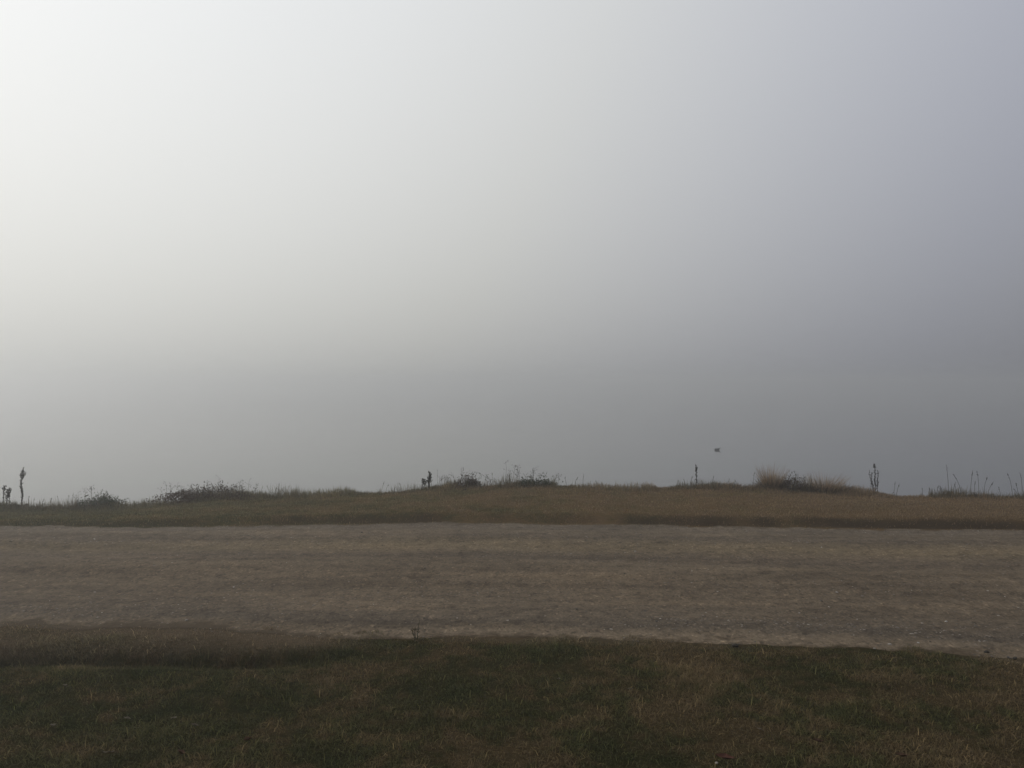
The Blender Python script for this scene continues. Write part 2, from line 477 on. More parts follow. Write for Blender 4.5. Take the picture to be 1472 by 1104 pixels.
g3 = blades('crest_grass', p, hs, rng.uniform(.004, .008, len(hs)), rng.uniform(.05, .75, len(hs)), M['tall'],
            rng.beta(2, 2, len(hs)), droop=.45)
tag(g3, 'thin wispy longer grass standing along the top of the bank', 'grass', kind='stuff')

# ------------------------------------------------------------------ gravel as stuff
ICO_V = None
def ico():
    t = (1 + 5 ** .5) / 2
    v = np.array([(-1, t, 0), (1, t, 0), (-1, -t, 0), (1, -t, 0), (0, -1, t), (0, 1, t), (0, -1, -t), (0, 1, -t),
                  (t, 0, -1), (t, 0, 1), (-t, 0, -1), (-t, 0, 1)], float)
    v /= np.linalg.norm(v[0])
    f = np.array([(0, 11, 5), (0, 5, 1), (0, 1, 7), (0, 7, 10), (0, 10, 11), (1, 5, 9), (5, 11, 4), (11, 10, 2), (10, 7, 6),
                  (7, 1, 8), (3, 9, 4), (3, 4, 2), (3, 2, 6), (3, 6, 8), (3, 8, 9), (4, 9, 5), (2, 4, 11), (6, 2, 10), (8, 6, 7), (9, 8, 1)])
    return v, f
IV, IF = ico()
n0 = 120000
x = rng.uniform(-9, 9, n0); v = rng.uniform(0.0, 1.0, n0)
yn, yf = y_near(x), y_far(x)
y = yn + (yf - yn) * v
band = .24 + .95 * np.exp(-((v - .10) / .035) ** 2) + .9 * np.exp(-((v - .955) / .03) ** 2) + .25 * np.exp(-((v - .59) / .03) ** 2) \
    + .25 * np.exp(-((v - .79) / .03) ** 2) + .12 * np.exp(-((v - .3) / .1) ** 2)
patch = smooth(.40, .66, fbm(x * .9, y * 2.5, 81))
keep = rng.uniform(0, 1, n0) < band * (.18 + .82 * patch)
x, y, v = x[keep], y[keep], v[keep]
n = len(x)
sz = .0022 + .0052 * rng.uniform(0, 1, n) ** 2 + (rng.uniform(0, 1, n) > .97) * rng.uniform(.002, .006, n)
sc = np.stack([sz * rng.uniform(.8, 1.5, n), sz * rng.uniform(.8, 1.5, n), sz * rng.uniform(.35, .7, n)], 1)
J = 1 + .28 * rng.uniform(-1, 1, (n, 12, 1))
a = rng.uniform(0, 2 * np.pi, n); ca, sa = np.cos(a)[:, None], np.sin(a)[:, None]
P = IV[None] * J * sc[:, None]
P = np.stack([P[..., 0] * ca - P[..., 1] * sa, P[..., 0] * sa + P[..., 1] * ca, P[..., 2]], -1)
P += np.stack([x, y, height(x, y) + .004 + sc[:, 2] * .35], 1)[:, None]
fc = (np.arange(n)[:, None, None] * 12 + IF[None]).reshape(-1, 3)
g4 = mesh_np('gravel', P.reshape(-1, 3), [fc], M['stone'], attrs={'rnd': np.repeat(rng.beta(2, 2.2, n), 12)}, smooth_sh=False)
tag(g4, 'small loose grey brown gravel scattered over the road', 'gravel', kind='stuff')

# ------------------------------------------------------------------ single stones, clods and fallen leaves
def stone_mesh(name, size, mat, flat=.6):
    import bmesh
    bm = bmesh.new()
    bmesh.ops.create_icosphere(bm, subdivisions=3, radius=1)
    s = random.random() * 50
    ax = (random.uniform(.8, 1.25), random.uniform(.7, 1.1), flat)
    for vt in bm.verts:
        c = vt.co
        k = .75 + .55 * float(fbm(c.x * 1.3 + s + c.z, c.y * 1.3 + s - c.z * .7, 5))
        vt.co = (c.x * ax[0] * k * size, c.y * ax[1] * k * size, c.z * ax[2] * k * size)
    for f in bm.faces: f.smooth = True
    me = bpy.data.meshes.new(name); bm.to_mesh(me); bm.free()
    me.materials.append(M[mat])
    o = bpy.data.objects.new(name, me); COL.objects.link(o)
    return o

def put_stone(px, py, r, mat, label, name='stone', cat='stone', group=None, flat=.6):
    o = stone_mesh(name, r, mat, flat)
    X_, Y_, Z_ = at(px, py)
    o.location = (X_, Y_, float(height(X_, Y_)) + .004 + r * flat * .45)
    o.rotation_euler = (random.uniform(-.2, .2), random.uniform(-.2, .2), random.uniform(0, 6.3))
    tag(o, label, cat, group)
    return o

G = 'loose stones lying on the road'
for a in [
    (913, 794, .020, 'pale', 'flat pale stone on the far half of the road below the dip in the bank'),
    (1181, 788, .013, 'white', 'tiny white stone on the tan far strip of the road below the dry grass tussocks'),
    (1203, 853, .012, 'white', 'white stone alone in the middle of the road, in the right half'),
    (1360, 895, .012, 'white', 'white stone on the near side of the road towards the right edge'),
    (1385, 863, .010, 'pale', 'small pale stone at mid road, rightmost of the pale stones there'),
    (1149, 883, .010, 'pale', 'small pale stone left of centre in the right half, near the dark gravel band'),
    (1279, 928, .018, 'pale', 'largest pale stone in the dusty strip along the right lawn edge'),
    (1257, 934, .011, 'pale', 'small pale stone touching the lawn edge just left of the largest pale one'),
    (1320, 926, .010, 'white', 'small white stone right of the largest pale one on the dusty near strip'),
    (1337, 924, .010, 'darkstone', 'small dark stone beside a white one on the dusty near strip'),
    (606, 845, .011, 'pale', 'pale stone in the middle of the road above the small green weed'),
    (336, 845, .010, 'white', 'small white stone on the left half of the road'),
    (611, 818, .013, 'darkstone', 'dark stone on the road straight above the small green weed'),
    (550, 785, .016, 'darkstone', 'dark stone on the far third of the road, left of the picture centre'),
    (898, 826, .013, 'darkstone', 'dark stone on the road below the flat pale stone'),
    (829, 877, .013, 'darkstone', 'dark stone on the near half of the road right of centre'),
    (268, 893, .014, 'pale', 'pale stone at the end of the dark gravel patch at left'),
    (1181, 866, .016, 'darkstone', 'dark lump at mid road below the white stone'),
]:
    put_stone(a[0], a[1], a[2] * .72, a[3], a[4], group=G)
put_stone(1057, 930, .019, 'clod', 'dark earth clod sitting on the lawn edge right of centre', 'earth_clod', 'clod', None, .6)
put_stone(1418, 940, .016, 'clod', 'dark earth clod on the lawn edge near the right side', 'earth_clod', 'clod', None, .6)
put_stone(1459, 948, .015, 'clod', 'low dark earth clod, the rightmost on the lawn edge', 'earth_clod', 'clod', None, .5)
put_stone(1030, 1100, .009, 'pale', 'pale pebble in the grass beside a reddish leaf at the bottom edge', 'pebble', 'pebble')

def leaf_mesh(name, L, W, curl, mat):
    nu, nv = 9, 5
    V_ = []
    for i in range(nu):
        t = i / (nu - 1)
        w = W * .5 * math.sin(math.pi * min(1, t * .96 + .03)) ** .8
        for j in range(nv):
            s = j / (nv - 1) * 2 - 1
            V_.append(((t - .5) * L, s * w * (1 - .15 * curl), curl * (abs(s) ** 1.6 * w * .9 + (t - .5) ** 2 * L * .9)
                       + .002 * math.sin(9 * t + 4 * s) + .0015 * random.random()))
    Vn = np.array(V_); th = .0008
    F_ = grid_faces(nv, nu)
    n_ = len(Vn)
    V2 = np.concatenate([Vn, Vn - [0, 0, th]])
    bord = [j for j in range(nv)] + [i * nv + nv - 1 for i in range(1, nu)] + [(nu - 1) * nv + j for j in range(nv - 2, -1, -1)] + [i * nv for i in range(nu - 2, 0, -1)]
    side = np.array([(bord[k], bord[(k + 1) % len(bord)], bord[(k + 1) % len(bord)] + n_, bord[k] + n_) for k in range(len(bord))])
    return mesh_np(name, V2, [F_, F_[:, ::-1] + n_, side], M[mat])

LG = 'fallen leaves on the lawn'
for px, py, L, W, cu, mat, lab in [
    (93, 992, .035, .022, .5, 'palelef', 'pale dead leaf high on the lawn below the dark hollow at left'),
    (76, 1051, .045, .026, .6, 'palelef', 'curled pale dead leaf near the left edge of the lawn'),
    (183, 1040, .038, .020, .4, 'palelef', 'narrow pale leaf in the lawn left of the grey white leaf'),
    (250, 1039, .036, .026, .2, 'palelef', 'flat greyish white leaf lying in the green left part of the lawn'),
    (280, 1051, .042, .022, .7, 'palelef', 'tan leaf just below right of the flat greyish white leaf'),
    (356, 1072, .036, .030, 1.0, 'brownleaf', 'curled light brown leaf, brightest on the left part of the lawn'),
    (156, 1090, .060, .010, .2, 'palelef', 'long thin pale leaf at the bottom left of the lawn'),
    (260, 1091, .045, .030, .9, 'brownleaf', 'curled brown leaf at the bottom of the lawn below the brightest one'),
    (803, 983, .026, .018, .8, 'palelef', 'small cream leaf on the brown patch of the upper lawn'),
    (836, 990, .026, .018, .6, 'palelef', 'small yellowish leaf right of the cream leaf on the brown patch'),
    (906, 997, .036, .014, .4, 'palelef', 'narrow pale leaf right of the two small leaves on the brown patch'),
    (1042, 1099, .085, .045, .6, 'ruddyleaf', 'dark reddish leaf beside the pale pebble at the bottom edge'),
    (1176, 1074, .045, .022, .9, 'brownleaf', 'curled rusty leaf low on the right half of the lawn'),
    (1296, 1096, .055, .026, .9, 'brownleaf', 'curled rusty leaf at the bottom edge towards the right corner'),
    (1093, 1056, .040, .010, .3, 'palelef', 'thin pale sliver of leaf in the right centre of the lawn'),
]:
    o = leaf_mesh('fallen_leaf', L, W, cu, mat)
    X_, Y_, Z_ = at(px, py)
    o.location = (X_, Y_, float(height(X_, Y_)) + .024)
    o.rotation_euler = (random.uniform(-.25, .1), random.uniform(-.2, .2), random.uniform(-.7, .7))
    tag(o, lab, 'leaf', LG)

# ------------------------------------------------------------------ plant building
class P:
    def __init__(s): s.v, s.f, s.r = [], [], []
    def tube(s, pts, r0, r1, k=4):
        pts = [np.array(p, float) for p in pts]
        b = len(s.v)
        n = len(pts)
        for i, p in enumerate(pts):
            d = pts[min(i + 1, n - 1)] - pts[max(i - 1, 0)]
            d = d / (np.linalg.norm(d) + 1e-9)
            u = np.cross(d, (0, 1, .13)); u /= np.linalg.norm(u) + 1e-9
            w = np.cross(d, u)
            r = r0 + (r1 - r0) * i / (n - 1)
            for j in range(k):
                a = 2 * math.pi * j / k
                s.v.append(p + r * (math.cos(a) * u + math.sin(a) * w))
        for i in range(n - 1):
            for j in range(k):
                s.f.append((b + i * k + j, b + i * k + (j + 1) % k, b + (i + 1) * k + (j + 1) % k, b + (i + 1) * k + j))
        s.r += [random.random()] * (n * k)
    def leaf(s, p, d, L, W):
        p = np.array(p, float); d = np.array(d, float); d /= np.linalg.norm(d) + 1e-9
        u = np.cross(d, np.random.default_rng(len(s.v) + 3).normal(size=3)); u /= np.linalg.norm(u) + 1e-9
        nrm = np.cross(d, u)
        b = len(s.v)
        s.v += [p, p + d * L * .35 + u * W * .5 + nrm * W * .15, p + d * L * .75 + u * W * .35 + nrm * W * .1, p + d * L,
                p + d * L * .75 - u * W * .35 + nrm * W * .1, p + d * L * .35 - u * W * .5 + nrm * W * .15, p + d * L * .5]
        s.f += [(b, b + 1, b + 6), (b + 1, b + 2, b + 6), (b + 2, b + 3, b + 6), (b + 3, b + 4, b + 6), (b + 4, b + 5, b + 6), (b + 5, b, b + 6)]
        s.r += [random.random()] * 7
    def pod(s, p, d, L, W):
        p = np.array(p, float); d = np.array(d, float); d /= np.linalg.norm(d) + 1e-9
        u = np.cross(d, (.3, .9, .1)); u /= np.linalg.norm(u) + 1e-9
        w = np.cross(d, u)
        b = len(s.v)
        s.v.append(p)
        for t, k in ((.3, 1), (.7, .8)):
            for j in range(5):
                a = 2 * math.pi * j / 5
                s.v.append(p + d * L * t + (math.cos(a) * u + math.sin(a) * w) * W * .5 * k)
        s.v.append(p + d * L)
        for j in range(5):
            s.f += [(b, b + 1 + (j + 1) % 5, b + 1 + j), (b + 1 + j, b + 1 + (j + 1) % 5, b + 6 + (j + 1) % 5, b + 6 + j), (b + 6 + j, b + 6 + (j + 1) % 5, b + 11)]
        s.r += [random.random()] * 12
    def blade(s, p, d, L, W, droop):
        p = np.array(p, float); d = np.array(d, float); d /= np.linalg.norm(d) + 1e-9
        h = np.array([d[0], d[1], 0]) ; h /= np.linalg.norm(h) + 1e-9
        u = np.cross(d, (0, 0, 1.)); u /= np.linalg.norm(u) + 1e-9
        a = random.uniform(0, math.pi)
        u = u * math.cos(a) + np.cross(d, u) * math.sin(a)
        b = len(s.v)
        n = 4
        for i in range(n):
            t = i / n
            c = p + d * L * t + (h * .35 - np.array([0, 0, 1.])) * droop * L * t * t
            w = W * (1 - .6 * t) / 2
            s.v += [c - u * w, c + u * w]
        s.v.append(p + d * L + (h * .35 - np.array([0, 0, 1.])) * droop * L)
        for i in range(n - 1):
            s.f.append((b + 2 * i, b + 2 * i + 1, b + 2 * i + 3, b + 2 * i + 2))
        s.f.append((b + 2 * n - 2, b + 2 * n - 1, b + 2 * n))
        s.r += [random.random()] * (2 * n + 1)
    def build(s, name, mat, parent=None):
        v = np.array(s.v)
        fs = {}
        for f in s.f: fs.setdefault(len(f), []).append(f)
        return mesh_np(name, v, [np.array(x_) for x_ in fs.values()], M[mat], parent, attrs={'rnd': s.r})

U = random.uniform
PX = YC / F                       # metres per photo pixel at the crest
def base(px, dy=0.0):
    y_ = YC + dy
    x_ = (px - CX) / F * y_
    return (x_, y_, float(height(x_, y_)) - .01)

def wander(p0, p1, n=5, amp=.02):
    p0, p1 = np.array(p0, float), np.array(p1, float)
    out = []
    for i in range(n):
        t = i / (n - 1)
        q = p0 + (p1 - p0) * t
        if 0 < i: q = q + np.array([U(-amp, amp), U(-amp, amp), 0]) * (.3 + t)
        out.append(q)
    return out
def along(pts, t):
    k = t * (len(pts) - 1); i = min(int(k), len(pts) - 2)
    return pts[i] + (pts[i + 1] - pts[i]) * (k - i)

def spike(root, p0, p1, prof, seeds=90, r=.006, mat='stalk', smat='seed', amp=.012, psize=(.014, .03), twigs=14):
    """a dead weed stalk: one stem, short ascending side twigs and seeds crowded where prof says"""
    pts = wander(p0, p1, 7, amp)
    st = P(); st.tube(pts, r, r * .45)
    sd = P(); sd.tube([q + [0, -.0004, 0] for q in pts[1:]] , r * .95, r * .55)
    H = np.linalg.norm(np.array(p1) - np.array(p0))
    ts = np.linspace(0.02, 1, 60); w = np.array([prof(t) for t in ts])
    for k in range(twigs):
        t = U(.25, .92); a = U(0, 6.28); wd = prof(t) + .012
        b = along(pts, t)
        e = b + np.array([math.cos(a) * wd, math.sin(a) * wd, U(.5, 1.3) * wd])
        st.tube([b, (b + e) / 2 + [0, 0, -wd * .15], e], r * .35, r * .2, 3)
    for k in range(seeds):
        t = float(np.random.default_rng(k + len(sd.v)).choice(ts, p=w / w.sum()))
        b = along(pts, min(1, max(0, t + U(-.01, .01))))
        wd = prof(t); a = U(0, 6.28); rr = wd * U(.1, 1)
        q = b + np.array([math.cos(a) * rr, math.sin(a) * rr, U(0, .5) * rr])
        if rr > r: sd.tube([b, (b + q) / 2 - [0, 0, rr * .1], q + [0, 0, .002]], .0012, .0012, 3)
        sd.pod(q, (math.cos(a) * .5, math.sin(a) * .5, 1), U(*psize), U(*psize) * .55)
    so = st.build('stem', mat, root)
    sd.build('seed_head', smat, root)
    return so

def basal(root, c, n, L, W, mat, spread=.06, up=.7):
    lf = P()
    for k in range(n):
        a = U(0, 6.28); q = np.array(c) + [math.cos(a) * U(0, spread), math.sin(a) * U(0, spread), 0]
        lf.leaf(q, (math.cos(a), math.sin(a), U(.2, 1.2) * up), L * U(.6, 1.2), W * U(.6, 1.1))
    return lf.build('leaf', mat, root)

Z0 = np.zeros(3)
def up(h, lx=0, ly=0): return (lx, ly, h)

# --- left: tall dark seed spike
r = empty('seed_spike_weed', base(31))
def pr(t): return .006 + .040 * math.exp(-((t - .80) / .085) ** 2) + .015 * math.exp(-((t - .55) / .10) ** 2) + .009 * math.exp(-((t - .3) / .12) ** 2) if t < .97 else .006
spike(r, Z0, up(.655, .012), pr, 200, .0085, psize=(.012, .028), twigs=26)
basal(r, (0, 0, .03), 26, .09, .03, 'dullleaf', .03)
tag(r, 'tall dark dead weed with a fat seed spike, tallest plant at the far left', 'weed')

# --- left edge: forked weed
r = empty('forked_weed', base(9))
f0 = lambda t: .006 + .020 * math.exp(-((t - .85) / .12) ** 2)
f1 = lambda t: .006 + .036 * math.exp(-((t - .75) / .2) ** 2)
spike(r, (-.055, 0, 0), (-.035, 0, .36), f0, 60, .006)
spike(r, (-.01, 0, 0), (.035, 0, .29), f1, 100, .006)
spike(r, (.05, 0, 0), (.05, 0, .33), f0, 40, .005)
basal(r, (0, 0, .02), 30, .10, .02, 'dullleaf', .08)
tag(r, 'brown weed with three short stalks at the left picture edge beside the tall spike', 'weed')

def bush(name, px, wpx, hpx, label, cat, leafmat, twigmat='stalk', n=1400, ls=(.018, .04), sprigs=(), dy=0, skew=0., flat=1.0, body=None, basepx=None):
    r = empty(name, base(px, dy))
    W, H = wpx * PX / 2, hpx * PX
    tw, lf = P(), P()
    lumps = [(U(-.75, .75) * W, U(-.5, .5) * W * .7, U(.35, .95)) for _ in range(8)] + [(skew * W, 0, 1.05)]
    ends = []
    for k in range(46):
        a = U(0, 6.28); q = U(.1, .98)
        x_, y_ = math.cos(a) * W * q, math.sin(a) * W * .6 * q
        top = H * max(.15, (1 - q ** 2) ** .6) * U(.7, 1.05)
        e = np.array([x_, y_, top])
        s_ = np.array([x_ * .45, y_ * .45, 0])
        pts = wander(s_, e, 4, .02)
        tw.tube(pts, .004, .0018, 3); ends.append(pts)
    for k in range(n):
        lx, ly, lh = random.choice(lumps)
        x_ = lx + random.gauss(0, min(W * .22, .16)); y_ = ly + random.gauss(0, W * .2)
        q = min(1, abs(x_) / (W * 1.02))
        hh = H * lh * (1 - q ** 2.2) ** .7
        z_ = hh * U(0, 1) ** .75
        if random.random() < .10: z_ = hh * U(.9, 1.45)
        if random.random() < .08: x_ *= 1.25
        x_ = max(-W * 1.25, min(W * 1.25, x_))
        lf.leaf((x_, y_, z_), (U(-1, 1), U(-1, 1), U(-.2, 1.2)), U(*ls), U(*ls) * .55)
    tw.build('branch', twigmat, r)
    lf.build('foliage', leafmat, r)
    if sprigs:
        sp = P()
        for sx, sh, lean in sprigs:
            x_ = (sx - px) * PX
            pts = wander((x_, U(-.05, .05), 0), (x_ + lean * PX, U(-.08, .08), sh * PX), 5, .012)
            sp.tube(pts, .0032, .0014, 3)
            for q in range(random.randint(4, 9)):
                b = along(pts, U(.5, 1)); a = U(0, 6.28); l = U(.01, .05)
                e = b + np.array([math.cos(a) * l, math.sin(a) * l * .5, l * U(.3, 1)])
                sp.tube([b, (b + e) / 2, e], .0014, .001, 3)
                sp.pod(e, (math.cos(a), 0, .8), U(.010, .022), U(.008, .014))
        sp.build('seed_sprig', 'seed', r)
    tag(r, label, cat)
    return r

bush('leafy_bush', 142, 72, 17, 'low olive green bush on the left bank, right of the tall spike', 'bush', 'greenleaf', n=1700,
     sprigs=[(116, 24, -2), (121, 29, 1), (128, 27, 2), (131, 31, 0), (148, 20, 1), (112, 18, -2), (138, 21, 2)], skew=.3)
r = empty('leaning_twig', base(171, .05))
tw = P(); pts = wander(Z0, (.10, 0, .175), 4, .006); tw.tube(pts, .005, .002)
for k in range(9):
    b = along(pts, U(.5, 1)); tw.pod(b, (.5, U(-.5, .5), .7), .022, .010)
tw.build('stem', 'stalk', r)
tag(r, 'single bare twig leaning right at the end of the olive green bush', 'twig')
sp = [(x_, U(16, 24), U(-6, 6)) for x_ in (232, 246, 262, 275, 286, 296, 303, 309, 314, 318, 325, 331, 338, 346, 352, 362, 368)]
sp += [(314, 32, 2), (356, 29, 2), (300, 26, -4), (340, 27, 4), (258, 24, 0), (240, 26, -1)]
bush('bramble_bush', 305, 150, 18, 'wide low reddish brown bramble bush on the left bank with twiggy top', 'bush', 'redleaf', n=3000, sprigs=sp, skew=.15)

# --- middle left pair
r = empty('spiky_weed', base(617, .05))
f2 = lambda t: .008 + .024 * math.exp(-((t - .62) / .22) ** 2) if t < .95 else .005
spike(r, Z0, (.005, 0, .27), f2, 120, .0075, twigs=20, psize=(.016, .034))
basal(r, (0, 0, .10), 14, .07, .018, 'dullleaf', .02, 1.0)
tag(r, 'small dark upright pointed weed on the bank left of the round brown bush', 'weed')
r = empty('curly_weed', base(606, -.05))
f3 = lambda t: .006 + .035 * math.exp(-((t - .85) / .2) ** 2)
spike(r, Z0, (.03, 0, .18), f3, 46, .0055, twigs=12, psize=(.014, .026))
spike(r, (.01, 0, 0), (.075, 0, .15), f3, 30, .004, twigs=8)
tag(r, 'short dead weed with curly drooping top, just left of the dark pointed weed', 'weed')
r = empty('faint_grass_stalk', base(629, .2))
tw = P()
for dx, h_ in ((0, .33), (.08, .24), (.05, .2), (.13, .22)):
    pts = wander((dx * .5, 0, 0), (dx, 0, h_), 5, .01); tw.tube(pts, .0028, .0012, 3)
    for k in range(10): tw.pod(along(pts, U(.6, 1)), (U(-.6, .6), 0, 1), .018, .006)
tw.build('stem', 'finestalk', r)
tag(r, 'faint tuft of thin grass stalks just right of the dark pointed weed', 'grass stalks')

bush('round_bush', 671, 44, 18, 'small rounded brown bush on the bank left of centre', 'bush', 'redleaf', n=1100, ls=(.016, .034),
     sprigs=[(663, 27, 0), (676, 25, 3), (682, 24, 4), (686, 21, 5), (654, 20, -2), (645, 16, -3), (694, 20, 5), (637, 17, -2), (640, 14, 3), (700, 16, 4)], skew=-.1)
r = empty('fallen_stick', (0, 0, 0))
q = at(668, 706); r.location = (q[0], q[1], q[2] + .015)
tw = P(); tw.tube([(-.04, 0, 0), (-.005, .01, .006), (.04, 0, .022)], .007, .004, 5); tw.tube([(0, .01, .008), (.02, -.01, .002)], .004, .003, 4)
tw.build('stick', 'clod', r)
tag(r, 'short dark stick lying on the turf below the round brown bush', 'stick')

bush('green_weed_patch', 767, 78, 11, 'low green weed patch with tall wiry stalks on the bank at centre', 'weed', 'greenleaf', n=1500, ls=(.018, .04),
     sprigs=[(728, 36, 0), (731, 24, 2), (734, 28, 8), (741, 27, 3), (745, 22, -3), (752, 18, 5), (764, 20, 1), (766, 29, 2), (768, 27, -2), (773, 22, 8),
             (778, 21, 9), (758, 14, -8), (795, 15, 4), (801, 18, 4), (737, 16, -5), (748, 30, -4)], skew=.45)
r = empty('single_stalk', base(709, .1))
tw = P()
for x0, x1, h_ in ((0, -.01, .25), (.01, .03, .16), (-.03, -.04, .13)):
    pts = wander((x0, 0, 0), (x1, 0, h_), 5, .008); tw.tube(pts, .003, .0014, 3)
    for k in range(7): tw.pod(along(pts, U(.5, 1)), (U(-.8, .8), 0, 1), .02, .009)
tw.build('stem', 'finestalk', r)
tag(r, 'thin dead stalk between the round bush and the green weed patch', 'stalk')

# --- right of centre
r = empty('budded_stalk', base(1002))
f4 = lambda t: .004 + .011 * math.exp(-((t - .75) / .25) ** 2)
spike(r, Z0, (-.012, 0, .36), f4, 46, .0055, twigs=10, amp=.006, psize=(.018, .034))
tag(r, 'slim upright stalk with buds along it, straight below and left of the waterbird', 'stalk')

def tussock(name, px, wpx, hpx, label, mat, n=700, core='darkstraw', ncore=500, lean=.5, dy=0, W=.0045, coreh=.55):
    r = empty(name, base(px, dy))
    b1, b2 = P(), P()
    H = hpx * PX; R_ = wpx * PX / 2
    for k in range(n):
        a = U(0, 6.28); q = U(0, 1) ** .7
        p0 = (math.cos(a) * R_ * q * .45, math.sin(a) * R_ * q * .4, 0)
        l = lean * (.25 + q)
        d = (math.cos(a) * l + U(-.15, .15), math.sin(a) * l + U(-.15, .15), 1)
        b1.blade(p0, d, H * (.38 + .72 * U(0, 1) ** 1.9), W * U(.6, 1.2), U(0, .3))
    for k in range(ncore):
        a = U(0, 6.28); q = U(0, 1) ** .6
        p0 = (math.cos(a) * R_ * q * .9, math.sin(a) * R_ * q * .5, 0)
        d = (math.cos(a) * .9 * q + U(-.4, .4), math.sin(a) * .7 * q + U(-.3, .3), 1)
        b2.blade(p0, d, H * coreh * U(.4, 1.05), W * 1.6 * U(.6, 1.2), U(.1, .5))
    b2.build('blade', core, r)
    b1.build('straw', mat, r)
    tag(r, label, 'grass tussock')
    return r
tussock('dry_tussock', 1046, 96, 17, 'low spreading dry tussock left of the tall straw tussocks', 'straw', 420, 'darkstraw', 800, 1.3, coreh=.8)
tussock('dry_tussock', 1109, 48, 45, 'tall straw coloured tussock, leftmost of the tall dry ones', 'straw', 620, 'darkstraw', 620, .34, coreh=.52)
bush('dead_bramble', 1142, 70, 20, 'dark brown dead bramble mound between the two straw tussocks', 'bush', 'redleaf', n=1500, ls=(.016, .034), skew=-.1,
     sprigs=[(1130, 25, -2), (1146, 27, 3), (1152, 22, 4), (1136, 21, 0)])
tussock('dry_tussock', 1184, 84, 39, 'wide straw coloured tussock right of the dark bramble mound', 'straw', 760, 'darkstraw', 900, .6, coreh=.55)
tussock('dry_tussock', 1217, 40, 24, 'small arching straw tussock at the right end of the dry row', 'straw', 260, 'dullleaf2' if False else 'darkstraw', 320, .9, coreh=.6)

r = empty('seedhead_weed', base(1258))
f5 = lambda t: .005 + .016 * math.exp(-((t - .95) / .07) ** 2) + .011 * math.exp(-((t - .6) / .25) ** 2)
f6 = lambda t: .005 + .014 * math.exp(-((t - .92) / .1) ** 2) + .011 * math.exp(-((t - .5) / .25) ** 2)
spike(r, (0, 0, 0), (-.008, 0, .50), f5, 75, .006, twigs=14, psize=(.013, .026))
spike(r, (-.02, 0, 0), (-.055, .02, .36), f6, 42, .0055, twigs=10, psize=(.012, .024))
spike(r, (.03, 0, 0), (.05, -.01, .395), f6, 50, .0055, twigs=10, psize=(.012, .024))
spike(r, (-.015, .01, 0), (-.085, .02, .40), f6, 24, .003, twigs=4, psize=(.012, .02))
basal(r, (0, 0, .01), 90, .075, .02, 'greenleaf', .16, .8)
tag(r, 'dark dead weed of three stalks with round seed heads right of the tussocks', 'weed')

# --- thin stalks at right
def stalks(name, items, label, px, mat='finestalk', dy=0, head=True):
    r = empty(name, base(px, dy))
    for sx, hp, lean, k_ in items:
        x_ = (sx - px) * PX
        pts = [np.array((x_ + lean * PX * t ** 2, .03 * math.sin(sx), hp * PX * t)) + [U(-.004, .004), 0, 0] for t in np.linspace(0, 1, 7)]
        st = P(); st.tube(pts, .0040, .0020, 3)
        s_ = st.build('stem', mat, r)
        if head:
            hd = P(); hd.tube(pts[-3:], .0030, .0016, 3)
            for q in range(max(3, int(k_ * .6))):
                t = U(.78, 1); b = along(pts, t); tg = pts[-1] - pts[-2]
                hd.pod(b + np.array([U(-.006, .006), U(-.006, .006), 0]), tg + np.array([U(-.01, .01), 0, 0]), U(.012, .026), U(.005, .009))
            hd.build('seed_head', 'seed', r)
    tag(r, label, 'grass stalks')
    return r
stalks('grass_stalk', [(1365, 47, -3, 6), (1382, 34, -12, 14), (1376, 20, -4, 8), (1371, 22, 4, 8), (1358, 17, -6, 6)], 'wiry grass stalks beside the tallest thin stem in the right bank tufts', 1372)
stalks('grass_stalk', [(1396, 41, 4, 14), (1409, 39, -3, 14), (1413, 32, 5, 14), (1402, 25, 1, 9), (1418, 25, 9, 12)], 'group of nodding seed headed stalks between the two right bank tufts', 1408)
stalks('grass_stalk', [(1455, 36, -7, 16), (1470, 37, -4, 14), (1464, 23, -4, 14), (1462, 15, -6, 8), (1440, 16, -3, 8), (1480, 34, 2, 12)], 'dark seed headed stalks at the right picture edge', 1460)
stalks('grass_stalk', [(1338, 14, -3, 8), (1347, 17, 3, 6), (1352, 15, 2, 6)], 'short thin stalks at the left end of the right bank tufts', 1345)
stalks('grass_stalk', [(1325, 13, 0, 5)], 'one short dark upright stalk alone right of the dead three stalked weed', 1325, 'stalk')
stalks('grass_stalk', [(1285, 24, 2, 9), (1290, 19, 4, 7), (1282, 8, 2, 4)], 'faint stalk just right of the dead three stalked weed', 1284)
r = empty('dark_sprout', base(1405, -.15))
lf = P()
for k in range(26):
    a = U(0, 6.28); lf.blade((U(-.02, .02), U(-.02, .02), 0), (math.cos(a) * .4, math.sin(a) * .4, 1), U(.08, .2), .012, U(.1, .5))
lf.build('leaf', 'darkstraw', r)
tag(r, 'dark clump of drooping leaves below the nodding stalks at right', 'weed')
tussock('grass_tuft', 1373, 60, 16, 'green brown grass tuft around the wiry stalks on the right bank', 'darkstraw', 260, 'dullgrass', 300, .7) if 'dullgrass' in M else \
    tussock('grass_tuft', 1373, 60, 16, 'green brown grass tuft around the wiry stalks on the right bank', 'tall', 300, 'tall', 300, .7)
tussock('grass_tuft', 1446, 70, 12, 'low grass tuft below the stalks at the right picture edge', 'tall', 260, 'tall', 480, .8)
stalks('grass_stalk', [(985, 14, -3, 6), (992, 17, 3, 8), (977, 11, -2, 4), (996, 13, 3, 4)], 'short stalks left of the slim budded stalk', 987)
stalks('grass_stalk', [(1023, 20, 2, 5), (1083, 24, 2, 7), (1060, 14, -4, 4), (1045, 15, 4, 4)], 'faint thin stalks rising from the low spreading tussock', 1045)
